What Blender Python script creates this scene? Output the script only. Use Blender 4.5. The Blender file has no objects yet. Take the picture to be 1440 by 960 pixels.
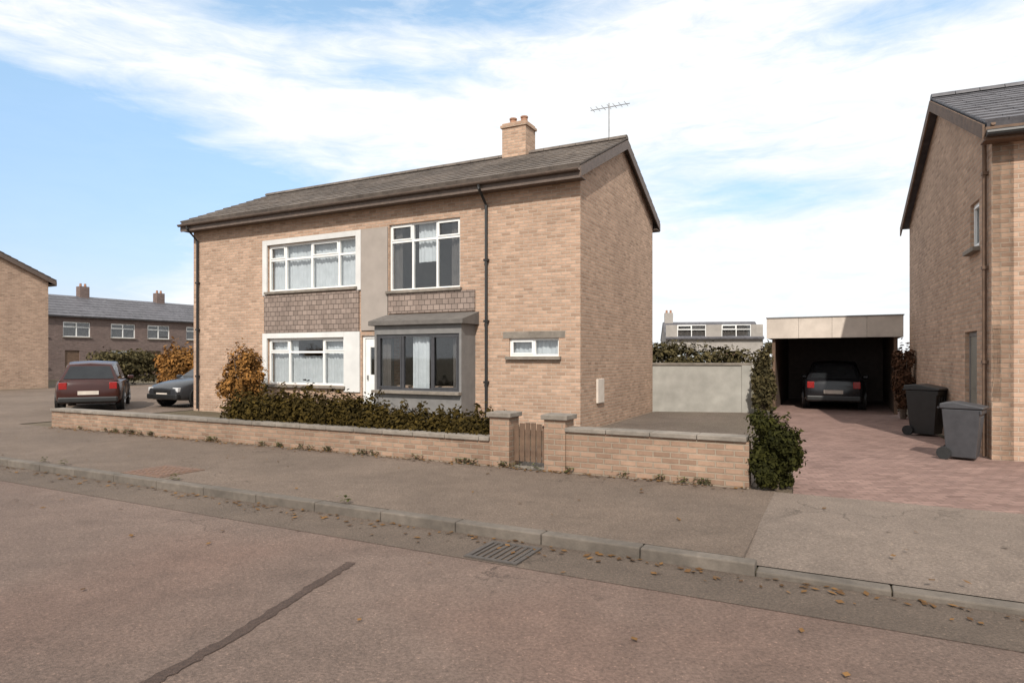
import bpy, bmesh, math, random
from mathutils import Vector, Matrix
random.seed(7)
S = bpy.context.scene
COL = S.collection
R = math.radians
# ------------------------------------------------------------------ frame of the street
TH = R(-27.2)                                   # the street runs 27 degrees off the view
CT, ST = math.cos(TH), math.sin(TH)
def W(u, v, z=0.0):                             # u along the street to the right, v away from the road
    return Vector((CT*u - ST*v, ST*u + CT*v, z))

# ------------------------------------------------------------------ materials
def nodes(name):
    m = bpy.data.materials.new(name); m.use_nodes = True
    nt = m.node_tree
    return m, nt, nt.nodes['Principled BSDF']
def nn(nt, t, **kw):
    n = nt.nodes.new(t)
    for k, v in kw.items():
        if isinstance(k, str) and k.startswith('i_'):
            n.inputs[k[2:].replace('_', ' ')].default_value = v
        else: setattr(n, k, v)
    return n
def c4(c): return (c[0], c[1], c[2], 1)
def noise(nt, vec, scale, detail=6, rough=.6, dist=0):
    n = nn(nt, 'ShaderNodeTexNoise'); n.inputs['Scale'].default_value = scale
    n.inputs['Detail'].default_value = detail; n.inputs['Roughness'].default_value = rough
    n.inputs['Distortion'].default_value = dist
    nt.links.new(vec, n.inputs['Vector']); return n.outputs['Fac']
def ramp(nt, fac, a, b, ca=(0,0,0), cb=(1,1,1)):
    r = nn(nt, 'ShaderNodeValToRGB'); e = r.color_ramp.elements
    e[0].position = a; e[1].position = b; e[0].color = c4(ca); e[1].color = c4(cb)
    nt.links.new(fac, r.inputs[0]); return r.outputs[0]
def mix(nt, fac, a, b, mode='MIX'):
    m = nn(nt, 'ShaderNodeMix', data_type='RGBA', blend_type=mode)
    for sock, v in ((m.inputs[0], fac), (m.inputs[6], a), (m.inputs[7], b)):
        if isinstance(v, (int, float)): sock.default_value = v
        elif isinstance(v, tuple): sock.default_value = c4(v)
        else: nt.links.new(v, sock)
    return m.outputs[2]
def bump(nt, bsdf, h, strength, dist=.02):
    b = nn(nt, 'ShaderNodeBump'); b.inputs['Strength'].default_value = strength
    b.inputs['Distance'].default_value = dist
    nt.links.new(h, b.inputs['Height']); nt.links.new(b.outputs[0], bsdf.inputs['Normal'])
def plain(name, ca, cb=None, scale=6, rough=.7, b=.0, metal=0, big=.0, bscale=60, spec=.5, coord='Object'):
    m, nt, p = nodes(name)
    tc = nn(nt, 'ShaderNodeTexCoord').outputs[coord]
    cb = cb or tuple(x*.8 for x in ca)
    col = ramp(nt, noise(nt, tc, scale), .32, .68, cb, ca)
    if big:
        col = mix(nt, big, col, ramp(nt, noise(nt, tc, scale*.13, 4), .35, .65, (.55,.55,.55), (1.15,1.15,1.15)), 'MULTIPLY')
    nt.links.new(col, p.inputs['Base Color'])
    p.inputs['Roughness'].default_value = rough; p.inputs['Metallic'].default_value = metal
    p.inputs['Specular IOR Level'].default_value = spec
    if b: bump(nt, p, noise(nt, tc, bscale, 4), b, .01)
    return m
def brick(name, a, b_, mortar, bw=.225, rh=.075, ms=.011, stain=.5, rough=.9, bs=.5, off=.5):
    m, nt, p = nodes(name)
    tc = nn(nt, 'ShaderNodeTexCoord'); uv = tc.outputs['UV']
    bt = nn(nt, 'ShaderNodeTexBrick'); bt.offset = off
    nt.links.new(uv, bt.inputs['Vector'])
    bt.inputs['Scale'].default_value = 1; bt.inputs['Brick Width'].default_value = bw
    bt.inputs['Row Height'].default_value = rh; bt.inputs['Mortar Size'].default_value = ms
    bt.inputs['Mortar Smooth'].default_value = .3; bt.inputs['Bias'].default_value = -.1
    bt.inputs['Color1'].default_value = c4(a); bt.inputs['Color2'].default_value = c4(b_); bt.inputs['Mortar'].default_value = c4(mortar)
    b2 = nn(nt, 'ShaderNodeTexBrick'); b2.offset = off; mp = nn(nt, 'ShaderNodeMapping'); mp.inputs['Location'].default_value = (bw*14, rh*26, 0)
    nt.links.new(uv, mp.inputs['Vector']); nt.links.new(mp.outputs[0], b2.inputs['Vector'])
    for k, v in (('Scale',1),('Brick Width',bw),('Row Height',rh),('Mortar Size',0.0),('Bias',-.45)): b2.inputs[k].default_value = v
    b2.inputs['Color1'].default_value = c4((1.06,1.05,1.04)); b2.inputs['Color2'].default_value = c4((.62,.58,.56)); b2.inputs['Mortar'].default_value = c4((1,1,1))
    tone = mix(nt, .8, bt.outputs['Color'], b2.outputs['Color'], 'MULTIPLY')
    base = mix(nt, bt.outputs['Fac'], tone, mortar)
    col = mix(nt, stain, base, ramp(nt, noise(nt, tc.outputs['Object'], .9, 8, .7), .3, .7, (.62,.6,.58), (1.12,1.1,1.06)), 'MULTIPLY')
    col = mix(nt, .6, col, ramp(nt, noise(nt, tc.outputs['Object'], 9, 6, .7), .3, .7, (.78,.77,.76), (1.12,1.12,1.12)), 'MULTIPLY')
    nt.links.new(col, p.inputs['Base Color']); p.inputs['Roughness'].default_value = rough
    p.inputs['Specular IOR Level'].default_value = .2
    h = nn(nt, 'ShaderNodeMath', operation='SUBTRACT'); h.inputs[0].default_value = 1
    nt.links.new(bt.outputs['Fac'], h.inputs[1])
    bump(nt, p, h.outputs[0], min(1, bs*1.6), .014)
    return m
def glassy(name, tint=(.93,.95,.96)):
    m = bpy.data.materials.new(name); m.use_nodes = True; nt = m.node_tree
    nt.nodes.remove(nt.nodes['Principled BSDF']); out = nt.nodes['Material Output']
    tr = nn(nt, 'ShaderNodeBsdfTransparent'); tr.inputs[0].default_value = c4(tint)
    gl = nn(nt, 'ShaderNodeBsdfGlossy'); gl.inputs['Roughness'].default_value = .03
    lw = nn(nt, 'ShaderNodeLayerWeight'); lw.inputs[0].default_value = .5      # the same from both faces of the thin pane
    pw_ = nn(nt, 'ShaderNodeMath', operation='POWER'); nt.links.new(lw.outputs['Facing'], pw_.inputs[0]); pw_.inputs[1].default_value = 3.5
    fr = nn(nt, 'ShaderNodeMath', operation='MULTIPLY_ADD'); nt.links.new(pw_.outputs[0], fr.inputs[0]); fr.inputs[1].default_value = .7; fr.inputs[2].default_value = .065
    tc = nn(nt, 'ShaderNodeTexCoord').outputs['Object']
    b = nn(nt, 'ShaderNodeBump'); b.inputs['Strength'].default_value = .03; b.inputs['Distance'].default_value = .03
    nt.links.new(noise(nt, tc, 1.6, 1), b.inputs['Height']); nt.links.new(b.outputs[0], gl.inputs['Normal'])
    mx = nn(nt, 'ShaderNodeMixShader')
    nt.links.new(fr.outputs[0], mx.inputs[0]); nt.links.new(tr.outputs[0], mx.inputs[1]); nt.links.new(gl.outputs[0], mx.inputs[2])
    nt.links.new(mx.outputs[0], out.inputs[0]); return m
def leafmat(name, a, b_, trans=.25):
    m, nt, p = nodes(name)
    g = nn(nt, 'ShaderNodeNewGeometry').outputs['Random Per Island']
    tc = nn(nt, 'ShaderNodeTexCoord').outputs['Object']
    col = ramp(nt, g, .1, .9, b_, a)
    col = mix(nt, .7, col, ramp(nt, noise(nt, tc, 2.2, 3), .35, .65, (.6,.6,.6), (1.25,1.2,1.1)), 'MULTIPLY')
    nt.links.new(col, p.inputs['Base Color']); p.inputs['Roughness'].default_value = .8
    p.inputs['Specular IOR Level'].default_value = .08
    return m

M = dict(
 buff = brick('buff_brick', (.50,.342,.254), (.35,.237,.173), (.455,.365,.29)),
 brown = brick('brown_brick', (.525,.362,.265), (.37,.25,.183), (.44,.35,.275)),
 plum = brick('plum_brick', (.21,.15,.135), (.15,.11,.10), (.2,.17,.16)),
 wallb = brick('garden_wall_brick', (.355,.24,.176), (.25,.167,.122), (.31,.25,.195), stain=.75),
 paver = brick('pink_paver', (.285,.19,.165), (.215,.142,.125), (.16,.12,.102), .2, .1, .006, .6),
 tile = plain('brown_roof_tile', (.175,.145,.122), (.095,.078,.067), 5, .85, .3, big=.7),
 slate = plain('grey_slate', (.135,.13,.14), (.075,.073,.082), 5, .6, .2, big=.5),
 white = plain('white_upvc', (.78,.78,.76), (.70,.70,.68), 3, .35),
 felt = plain('roofing_felt', (.145,.13,.118), (.10,.09,.082), 6, .85, .3, big=.4),
 dull_render = plain('dull_render', (.36,.33,.30), (.30,.275,.25), 3, .9, .3, big=.4),
 boarding = plain('aged_white_board', (.68,.67,.65), (.58,.575,.56), 2.5, .5, .15, big=.3),
 cream2 = plain('weathered_board', (.335,.29,.255), (.285,.248,.218), 3, .7, .2),
 cream = plain('cream_render', (.62,.55,.48), (.52,.46,.40), 4, .9, .3, big=.4),
 pale = plain('pale_render', (.36,.345,.31), (.29,.28,.25), 3, .9, .4, big=.5),
 spandrel = brick('hung_tile', (.30,.24,.21), (.22,.177,.155), (.12,.097,.085), .17, .13, .008, .5, .8, .6),
 fascia = plain('dark_timber', (.135,.097,.077), (.09,.066,.053), 8, .6),
 black = plain('black_plastic', (.018,.018,.018), (.012,.012,.012), 8, .45),
 grey = plain('grey_plastic', (.055,.055,.06), (.04,.04,.044), 8, .5),
 greyp = plain('grey_panel', (.2,.192,.185), (.155,.15,.145), 5, .6),
 lead = plain('lead_sheet', (.23,.235,.24), (.17,.175,.18), 5, .5, .2),
 conc = plain('concrete', (.25,.215,.18), (.17,.147,.122), 9, .9, .4, big=.6),
 kerb = plain('kerb_concrete', (.155,.129,.105), (.11,.092,.075), 12, .9, .4, big=.6),
 timber = plain('brown_timber', (.16,.098,.062), (.09,.056,.037), 7, .75, .4),
 ochre = plain('stained_timber', (.36,.2,.085), (.25,.13,.055), 7, .75, .4),
 iron = plain('rusty_iron', (.19,.105,.065), (.11,.068,.048), 18, .7, .5),
 castiron = plain('cast_iron', (.09,.075,.065), (.055,.048,.043), 18, .65, .5),
 metal = plain('galvanised', (.4,.4,.4), (.3,.3,.3), 10, .4, metal=.8),
 curtain = plain('net_curtain', (.60,.61,.615), (.50,.51,.515), 5, .9),
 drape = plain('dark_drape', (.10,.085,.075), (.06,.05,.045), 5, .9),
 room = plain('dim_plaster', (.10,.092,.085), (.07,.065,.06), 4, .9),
 terracotta = plain('terracotta', (.36,.19,.115), (.25,.13,.08), 10, .8, .2),
 paint = plain('black_paint', (.014,.014,.016), (.011,.011,.013), 3, .22),
 redpaint = plain('maroon_paint', (.045,.013,.010), (.035,.011,.009), 3, .25),
 darkpaint = plain('charcoal_paint', (.035,.036,.04), (.03,.031,.034), 3, .25),
 tyre = plain('rubber', (.02,.02,.02), (.014,.014,.014), 20, .85),
 lens = plain('red_lens', (.3,.012,.01), (.2,.01,.01), 20, .2),
 lamp = plain('clear_lens', (.62,.62,.62), (.5,.5,.5), 20, .15),
 glass = glassy('window_glass'),
 carglass = plain('car_glass', (.02,.022,.024), (.014,.015,.017), 4, .06),
 bark = plain('bark', (.13,.095,.07), (.065,.048,.036), 14, .9, .6),
 hedge = leafmat('olive_leaf', (.062,.043,.010), (.024,.0175,.0045)),
 box_leaf = leafmat('dark_box_leaf', (.042,.042,.010), (.016,.017,.005)),
 copper = leafmat('copper_leaf', (.31,.152,.045), (.15,.077,.027)),
 dull = leafmat('dull_leaf', (.10,.083,.04), (.042,.037,.019)),
 rust_leaf = leafmat('rust_leaf', (.115,.058,.034), (.06,.033,.022)),
 litter = leafmat('fallen_leaf', (.20,.11,.045), (.09,.05,.025)),
 weed = leafmat('weed_leaf', (.10,.11,.035), (.05,.055,.02)),
)
def ground_material(name, a, b_, tint, grain=1.0):
    m, nt, p = nodes(name)
    tc = nn(nt, 'ShaderNodeTexCoord').outputs['Object']
    col = mix(nt, .75, ramp(nt, noise(nt, tc, 150, 2, .6), .36, .64, tuple(x*.8 for x in b_), tuple(x*1.1 for x in a)), ramp(nt, noise(nt, tc, 42, 4, .75), .36, .64, tuple(x*.78 for x in b_), tuple(x*1.14 for x in a)))
    col = mix(nt, 1.0, col, ramp(nt, noise(nt, tc, .42, 7, .62, .5), .34, .66, (.82,.81,.80), (1.11,1.09,1.07)), 'MULTIPLY')
    col = mix(nt, .8, col, ramp(nt, noise(nt, tc, 3.3, 8, .72), .3, .7, (.80,.80,.80), (1.14,1.14,1.14)), 'MULTIPLY')
    patch = ramp(nt, noise(nt, tc, .22, 3, .5), .45, .58)
    col = mix(nt, patch, col, mix(nt, 1.0, col, tint, 'MULTIPLY'))
    v = nn(nt, 'ShaderNodeTexVoronoi', feature='DISTANCE_TO_EDGE'); v.inputs['Scale'].default_value = .55
    mp = nn(nt, 'ShaderNodeMapping'); w = nn(nt, 'ShaderNodeVectorMath', operation='ADD')
    ns = nn(nt, 'ShaderNodeTexNoise'); ns.inputs['Scale'].default_value = 2.2; ns.inputs['Detail'].default_value = 6
    nt.links.new(tc, ns.inputs['Vector']); nt.links.new(tc, w.inputs[0]); nt.links.new(ns.outputs['Color'], w.inputs[1])
    nt.links.new(w.outputs[0], v.inputs['Vector'])
    crack = ramp(nt, v.outputs['Distance'], .002, .009, (.55,.55,.55), (1,1,1))
    col = mix(nt, ramp(nt, noise(nt, tc, .35, 2), .52, .6), col, mix(nt, 1.0, col, crack, 'MULTIPLY'))
    # worn pale chippings and dark oil flecks
    fl = nn(nt, 'ShaderNodeTexVoronoi'); fl.inputs['Scale'].default_value = 95; nt.links.new(tc, fl.inputs['Vector'])
    col = mix(nt, ramp(nt, fl.outputs['Color'], .86, .9), col, mix(nt, 1.0, col, (1.5,1.45,1.4), 'MULTIPLY'))
    oil = ramp(nt, noise(nt, tc, 1.1, 3), .66, .74)
    col = mix(nt, oil, col, mix(nt, 1.0, col, (.74,.74,.75), 'MULTIPLY'))
    nt.links.new(col, p.inputs['Base Color']); p.inputs['Roughness'].default_value = .88
    p.inputs['Specular IOR Level'].default_value = .3
    bump(nt, p, noise(nt, tc, 60, 4, .75), .8*grain, .025)
    return m
M['road'] = ground_material('road_tarmac', (.22,.16,.131), (.15,.111,.092), (1.04,.93,.90))
M['pave'] = ground_material('pavement_tarmac', (.205,.157,.124), (.145,.113,.09), (.95,.94,.93))
M['gutter'] = ground_material('gutter_tarmac', (.172,.132,.104), (.122,.095,.076), (.9,.9,.9))
M['apron'] = ground_material('worn_concrete', (.215,.172,.142), (.155,.124,.103), (.95,.95,.95), .6)
M['earth'] = ground_material('earth', (.165,.128,.092), (.10,.08,.056), (.85,.92,.75))
M['gravel'] = ground_material('pale_gravel', (.235,.19,.155), (.12,.096,.078), (.95,.97,.93), 1.6)
M['bitumen'] = ground_material('bitumen', (.108,.074,.06), (.075,.053,.044), (.9,.9,.9))

# ------------------------------------------------------------------ mesh helpers
def uvmap(me):
    uvl = me.uv_layers.new(name='UVMap').data
    for p in me.polygons:
        n = p.normal
        if abs(n.z) > .97: t, b = Vector((1,0,0)), Vector((0,1,0))
        else:
            t = Vector((0,0,1)).cross(n).normalized(); b = n.cross(t)
        for li in p.loop_indices:
            co = me.vertices[me.loops[li].vertex_index].co
            uvl[li].uv = (co.dot(t), co.dot(b))
def finish(name, bm, mat, parent=None, smooth=False, bevel=0, weld=False):
    if weld: bmesh.ops.remove_doubles(bm, verts=bm.verts, dist=1e-4)
    bmesh.ops.recalc_face_normals(bm, faces=bm.faces)
    me = bpy.data.meshes.new(name); bm.to_mesh(me); bm.free()
    uvmap(me)
    me.materials.append(M[mat] if isinstance(mat, str) else mat)
    if smooth: me.polygons.foreach_set('use_smooth', [True]*len(me.polygons))
    o = bpy.data.objects.new(name, me); COL.objects.link(o)
    if parent: o.parent = parent
    if bevel:
        b = o.modifiers.new('bevel', 'BEVEL'); b.width = bevel; b.segments = 2; b.limit_method = 'ANGLE'
    return o
def tag(o, label=None, cat=None, group=None, kind=None):
    if label: o['label'] = label
    if cat: o['category'] = cat
    if group: o['group'] = group
    if kind: o['kind'] = kind
    return o
def empty(name, loc, rz, label, cat, group=None):
    o = bpy.data.objects.new(name, None); COL.objects.link(o)
    o.location = loc; o.rotation_euler = (0,0,rz); o.empty_display_size = .3
    return tag(o, label, cat, group)
def copy_tree(o, parent=None):
    c = o.copy(); COL.objects.link(c)
    if parent: c.parent = parent
    for ch in [k for k in S.objects if k.parent == o]: copy_tree(ch, c)
    return c
def bx(bm, x0, x1, y0, y1, z0, z1):
    vs = [bm.verts.new((x,y,z)) for z in (z0,z1) for x,y in ((x0,y0),(x1,y0),(x1,y1),(x0,y1))]
    for f in ((3,2,1,0),(4,5,6,7),(0,1,5,4),(1,2,6,5),(2,3,7,6),(3,0,4,7)): bm.faces.new([vs[i] for i in f])
    return vs
def box(name, x0, x1, y0, y1, z0, z1, mat, parent=None, bevel=0):
    bm = bmesh.new(); bx(bm, x0,x1,y0,y1,z0,z1); return finish(name, bm, mat, parent, bevel=bevel)
def prism(bm, pts, d):                      # pts: 3D polygon, extruded by vector d
    d = Vector(d); a = [bm.verts.new(p) for p in pts]; b = [bm.verts.new(Vector(p)+d) for p in pts]
    bm.faces.new(a); bm.faces.new(b[::-1]); n = len(pts)
    for i in range(n): bm.faces.new((a[i], b[i], b[(i+1)%n], a[(i+1)%n]))
def tube(bm, pts, r, seg=8, r2=None):
    pts = [Vector(p) for p in pts]; rings = []
    for i, p in enumerate(pts):
        d = (pts[min(i+1,len(pts)-1)] - pts[max(i-1,0)]).normalized()
        s = d.cross(Vector((0,0,1)) if abs(d.z) < .9 else Vector((1,0,0))).normalized(); t = d.cross(s)
        rr = r if r2 is None else r + (r2-r)*i/(len(pts)-1)
        rings.append([bm.verts.new(p + (s*math.cos(a)+t*math.sin(a))*rr) for a in [2*math.pi*k/seg for k in range(seg)]])
    for a, b in zip(rings, rings[1:]):
        for k in range(seg): bm.faces.new((a[k], a[(k+1)%seg], b[(k+1)%seg], b[k]))
    bm.faces.new(rings[0][::-1]); bm.faces.new(rings[-1])
def wall_holes(bm, x0, x1, z0, z1, y0, y1, holes):   # a wall in the xz plane, y0 outside, y1 inside
    xs = sorted({x0,x1,*[h[0] for h in holes],*[h[1] for h in holes]})
    zs = sorted({z0,z1,*[h[2] for h in holes],*[h[3] for h in holes]})
    inside = lambda i,j: 0<=i<len(xs)-1 and 0<=j<len(zs)-1 and not any(h[0]-1e-6<=xs[i] and xs[i+1]<=h[1]+1e-6 and h[2]-1e-6<=zs[j] and zs[j+1]<=h[3]+1e-6 for h in holes)
    vc = {}
    def v(x,y,z):
        k=(round(x,5),round(y,5),round(z,5))
        if k not in vc: vc[k]=bm.verts.new((x,y,z))
        return vc[k]
    for i in range(len(xs)-1):
        for j in range(len(zs)-1):
            if not inside(i,j): continue
            a,b,c,d = xs[i],xs[i+1],zs[j],zs[j+1]
            bm.faces.new((v(a,y0,c),v(b,y0,c),v(b,y0,d),v(a,y0,d)))
            bm.faces.new((v(a,y1,d),v(b,y1,d),v(b,y1,c),v(a,y1,c)))
            if not inside(i-1,j): bm.faces.new((v(a,y0,c),v(a,y0,d),v(a,y1,d),v(a,y1,c)))
            if not inside(i+1,j): bm.faces.new((v(b,y0,d),v(b,y0,c),v(b,y1,c),v(b,y1,d)))
            if not inside(i,j-1): bm.faces.new((v(b,y0,c),v(a,y0,c),v(a,y1,c),v(b,y1,c)))
            if not inside(i,j+1): bm.faces.new((v(a,y0,d),v(b,y0,d),v(b,y1,d),v(a,y1,d)))
def sheet(name, pts, z, mat, kind='structure', th=None):
    bm = bmesh.new()
    if th: prism(bm, [(p.x,p.y,z) for p in pts], (0,0,-th))
    else: bm.faces.new([bm.verts.new((p.x,p.y,z)) for p in pts])
    o = finish(name, bm, mat)
    if o.data.polygons[0].normal.z < 0 and not th: o.data.flip_normals()
    return tag(o, kind=kind)
def quad(u0,u1,v0,v1): return [W(u0,v0),W(u1,v0),W(u1,v1),W(u0,v1)]

# windows: frame bars round the hole and between lights, pane, sill, and what hangs behind
def window(parent, x0, x1, z0, z1, y, lights, transom=None, frame='white', sill='conc', hang=None, depth=.07, normal=1, rail=.055):
    bm = bmesh.new(); f = rail
    bx(bm, x0,x1, y,y+depth, z0,z0+f); bx(bm, x0,x1, y,y+depth, z1-f,z1)
    bx(bm, x0,x0+f, y,y+depth, z0+f,z1-f); bx(bm, x1-f,x1, y,y+depth, z0+f,z1-f)
    edges = [x0+f]
    for k in range(1, len(lights)):
        xm = x0 + (x1-x0)*sum(lights[:k])/sum(lights)
        bx(bm, xm-f*.55,xm+f*.55, y+.002,y+depth-.002, z0+f,z1-f); edges += [xm-f*.55, xm+f*.55]
    edges.append(x1-f)
    if transom:
        zt = z0+(z1-z0)*transom
        for k in range(0, len(edges), 2): bx(bm, edges[k],edges[k+1], y+.004,y+depth-.004, zt-.028,zt+.028)
    # opening sashes: a second thinner frame within every other light
    for k in range(0, len(edges), 4):
        a, b = edges[k], edges[k+1]; c, d = (zt+.028 if transom else z0+f), z1-f
        s = .035
        bx(bm,a,b,y-.012,y+.03,c,c+s); bx(bm,a,b,y-.012,y+.03,d-s,d); bx(bm,a,a+s,y-.012,y+.03,c+s,d-s); bx(bm,b-s,b,y-.012,y+.03,c+s,d-s)
    w = finish('window', bm, frame, parent)
    box('pane', x0+f,x1-f, y+.036,y+.042, z0+f,z1-f, 'glass', w)
    if sill: box('sill', x0-.06,x1+.06, y-.16,y-.002, z0-.075,z0-.004, sill, w, bevel=.006)
    if hang:
        for kind, a, b, c, d in hang:
            X0, X1 = x0+(x1-x0)*a, x0+(x1-x0)*b; Z0, Z1 = z0+(z1-z0)*c, z0+(z1-z0)*d
            bm = bmesh.new(); n = max(6, int((X1-X0)*30)); prev = None
            for i in range(n+1):
                x = X0+(X1-X0)*i/n; yy = y+.16+.022*math.sin(i*1.9)+.012*math.sin(i*.7+1)
                cur = (bm.verts.new((x,yy,Z0)), bm.verts.new((x,yy,Z1)))
                if prev: bm.faces.new((prev[0],cur[0],cur[1],prev[1]))
                prev = cur
            finish('curtain', bm, kind, w, smooth=True)
    return w
def tiled_slope(bm, x0, x1, y0, z0, y1, z1, rows, lip=.02):   # eave (y0,z0) up to ridge (y1,z1), stepped courses
    e, r = Vector((0,y0,z0)), Vector((0,y1,z1)); n = (r-e).normalized(); up = Vector((0,-n.z,n.y))
    if up.z < 0: up = -up
    for k in range(rows):
        a = e+(r-e)*(k/rows); b = e+(r-e)*((k+1.06)/rows if k<rows-1 else 1)
        w = .30; nx = max(1, int((x1-x0)/w))
        for i in range(nx):
            xa = x0+(x1-x0)*i/nx; xb = x0+(x1-x0)*(i+1)/nx
            j = random.uniform(-.004,.006); g = .004
            A = [a+up*(lip+.022+j), b+up*(lip+j*.3), b, a]
            prism(bm, [(xa+g,p.y,p.z) for p in A], (xb-xa-2*g,0,0))
    # the felt and battens beneath
    prism(bm, [(x0+.03,p.y,p.z) for p in (e-up*.001, r-up*.001, r-up*.09, e-up*.09+n*.0)], (x1-x0-.06,0,0))
def half_round(bm, x0, x1, y, z, r, n):
    for k in range(n):
        a = x0+(x1-x0)*k/n; b = x0+(x1-x0)*(k+1)/n-.012
        prism(bm, [(a, y+r*math.cos(t), z+r*.8*math.sin(t)) for t in [math.pi*i/8 for i in range(9)]], (b-a,0,0))

# ------------------------------------------------------------------ the main house (local x along the front, y back)
EV, RG, LEN, DEP = 5.72, 7.08, 12.5, 5.9
def make_house(loc, label):
    h = empty('brick_house', loc, TH, label, 'house')
    wins = dict(UL=(-9.35,-6.15,3.42,4.72), LL=(-9.35,-6.55,.85,2.12), D=(-5.98,-5.12,.12,2.15), UR=(-5.1,-3.02,3.25,4.9))
    bay = (-4.98,-2.72,.9,2.1)
    slot = (-1.72,-.5,1.62,2.02)
    bm = bmesh.new()
    wall_holes(bm, -LEN,0, -.3,EV, 0,.28, list(wins.values())+[bay, slot])
    wall_holes(bm, -LEN,0, -.3,EV, DEP-.28,DEP, [(-8,-6,1,2.1),(-8,-6,3.4,4.6)])
    for x in (-LEN, -.28):
        prism(bm, [(x,.28,-.3),(x,DEP-.28,-.3),(x,DEP-.28,EV),(x,DEP/2,RG-.25),(x,.28,EV)], (.28,0,0))
        prism(bm, [(x,.28,EV),(x,0,EV),(x,DEP/2,RG-.12),(x,DEP,EV),(x,DEP-.28,EV),(x,DEP/2,RG-.25)], (.28,0,0))
    finish('wall', bm, 'buff', h)
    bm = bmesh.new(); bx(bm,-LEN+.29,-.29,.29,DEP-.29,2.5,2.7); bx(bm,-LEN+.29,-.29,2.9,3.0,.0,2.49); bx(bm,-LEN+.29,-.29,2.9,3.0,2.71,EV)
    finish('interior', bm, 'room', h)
    # tile-hung panel between the two big windows, pale strip by the door
    box('hung_panel', -9.45,-6.05, -.05,-.002, 2.27,3.32, 'spandrel', h)
    box('hung_panel', -5.1,-2.6, -.05,-.002, 2.68,3.17, 'spandrel', h)
    box('pale_panel', -5.975,-5.13, -.04,-.002, 2.28,4.86, 'cream2', h)
    # white boarding round the big windows
    bm = bmesh.new()
    bx(bm,-9.52,-9.352,-.045,-.003,3.325,4.86); bx(bm,-6.148,-5.98,-.045,-.003,3.325,4.86); bx(bm,-9.35,-6.15,-.045,-.003,4.722,4.86)
    bx(bm,-9.52,-9.352,-.045,-.003,.7,2.26); bx(bm,-6.548,-6.02,-.045,-.003,.7,2.26); bx(bm,-9.35,-6.55,-.045,-.003,2.122,2.262)
    finish('white_boarding', bm, 'boarding', h)
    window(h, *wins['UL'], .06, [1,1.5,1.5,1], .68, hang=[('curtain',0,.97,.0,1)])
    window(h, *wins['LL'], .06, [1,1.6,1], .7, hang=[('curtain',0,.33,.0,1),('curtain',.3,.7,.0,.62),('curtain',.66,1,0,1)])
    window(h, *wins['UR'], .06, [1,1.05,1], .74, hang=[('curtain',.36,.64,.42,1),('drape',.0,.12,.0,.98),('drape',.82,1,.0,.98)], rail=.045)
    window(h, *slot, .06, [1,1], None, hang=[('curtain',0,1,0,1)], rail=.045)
    box('lintel', slot[0]-.15,slot[1]+.15,-.012,-.002,slot[3]+.004,slot[3]+.15,'conc', h)
    # front door
    bm = bmesh.new(); x0,x1,z0,z1 = wins['D']
    bx(bm,x0,x0+.07,.05,.13,z0,z1); bx(bm,x1-.07,x1,.05,.13,z0,z1); bx(bm,x0+.07,x1-.07,.05,.13,z1-.07,z1)
    d = finish('door', bm, 'white', h)
    bm = bmesh.new(); wall_holes(bm, x0+.075,x1-.075, z0+.01,z1-.075, .075,.12, [(x0+.22,x1-.22,1.15,1.85)])
    bx(bm,x0+.2,x1-.2,.068,.0745,.3,.95)
    finish('door_leaf', bm, 'white', d, bevel=.004)
    box('door_pane', x0+.22,x1-.22,.09,.096,1.15,1.85,'glass', d)
    box('handle', x0+.14,x0+.17,.03,.0745,1.02,1.14,'metal', d)
    box('doorstep', x0-.1,x1+.1,-.45,-.003,-.1,.1,'conc', h, bevel=.01)
    # ground floor bay
    bw = -5.06; be = -2.6; pj = -.62
    bm = bmesh.new()
    wall_holes(bm, bw,be, -.2,2.35, pj,pj+.12, [(bw+.06,be-.06,.82,2.14)])
    bx(bm,bw,bw+.12,pj+.12,-.003,-.2,2.35); bx(bm,be-.12,be,pj+.12,-.003,-.2,2.35)
    b = finish('bay', bm, 'greyp', h)
    window(b, bw+.06,be-.06,.82,2.14, pj+.03, [1,1.1,1], None, frame='grey', hang=[('drape',.0,.12,.0,1),('curtain',.40,.60,.0,1),('drape',.88,1,.0,1)])
    bm = bmesh.new(); prism(bm, [(bw-.1,pj-.12,2.352),(bw-.1,-.003,2.352),(bw-.1,-.003,2.66),(bw-.1,pj-.12,2.46)], (be-bw+.2,0,0))
    finish('bay_roof', bm, 'felt', h, bevel=.008)
    # roof
    bm = bmesh.new(); o = .34; k = (RG-EV)/(DEP/2)
    tiled_slope(bm, -LEN-.14,.14, -o, EV-o*k+.06, DEP/2, RG+.06, 11)
    tiled_slope(bm, -LEN-.14,.14, DEP+o, EV-o*k+.06, DEP/2, RG+.06, 11)
    rf = finish('roof', bm, 'tile', h)
    bm = bmesh.new(); half_round(bm, -LEN-.14,.14, DEP/2, RG+.06, .13, 28); finish('ridge_tiles', bm, 'tile', rf)
    bm = bmesh.new()
    for y0, s in ((-o,1),(DEP+o,-1)):
        ya, yb = sorted((y0-.0*s, y0+.025*s)); bx(bm,-LEN-.13,.13,ya,yb,EV-o*k-.22,EV-o*k-.005)
        ya, yb = sorted((y0+.025*s, -.002 if s>0 else DEP+.002)); bx(bm,-LEN-.13,.13,ya,yb,EV-o*k-.2,EV-o*k-.18)
    finish('fascia', bm, 'fascia', h)
    for x in (-LEN-.145, .12):
        bm = bmesh.new()
        for ya, yb in ((-o,DEP/2),(DEP+o,DEP/2)):
            prism(bm, [(x,ya,EV-o*k-.2),(x,yb,RG-.2),(x,yb,RG+.02),(x,ya,EV-o*k+.02)], (.03,0,0))
        finish('bargeboard', bm, 'fascia', h)
    bm = bmesh.new(); zg = EV-o*k-.03
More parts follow.
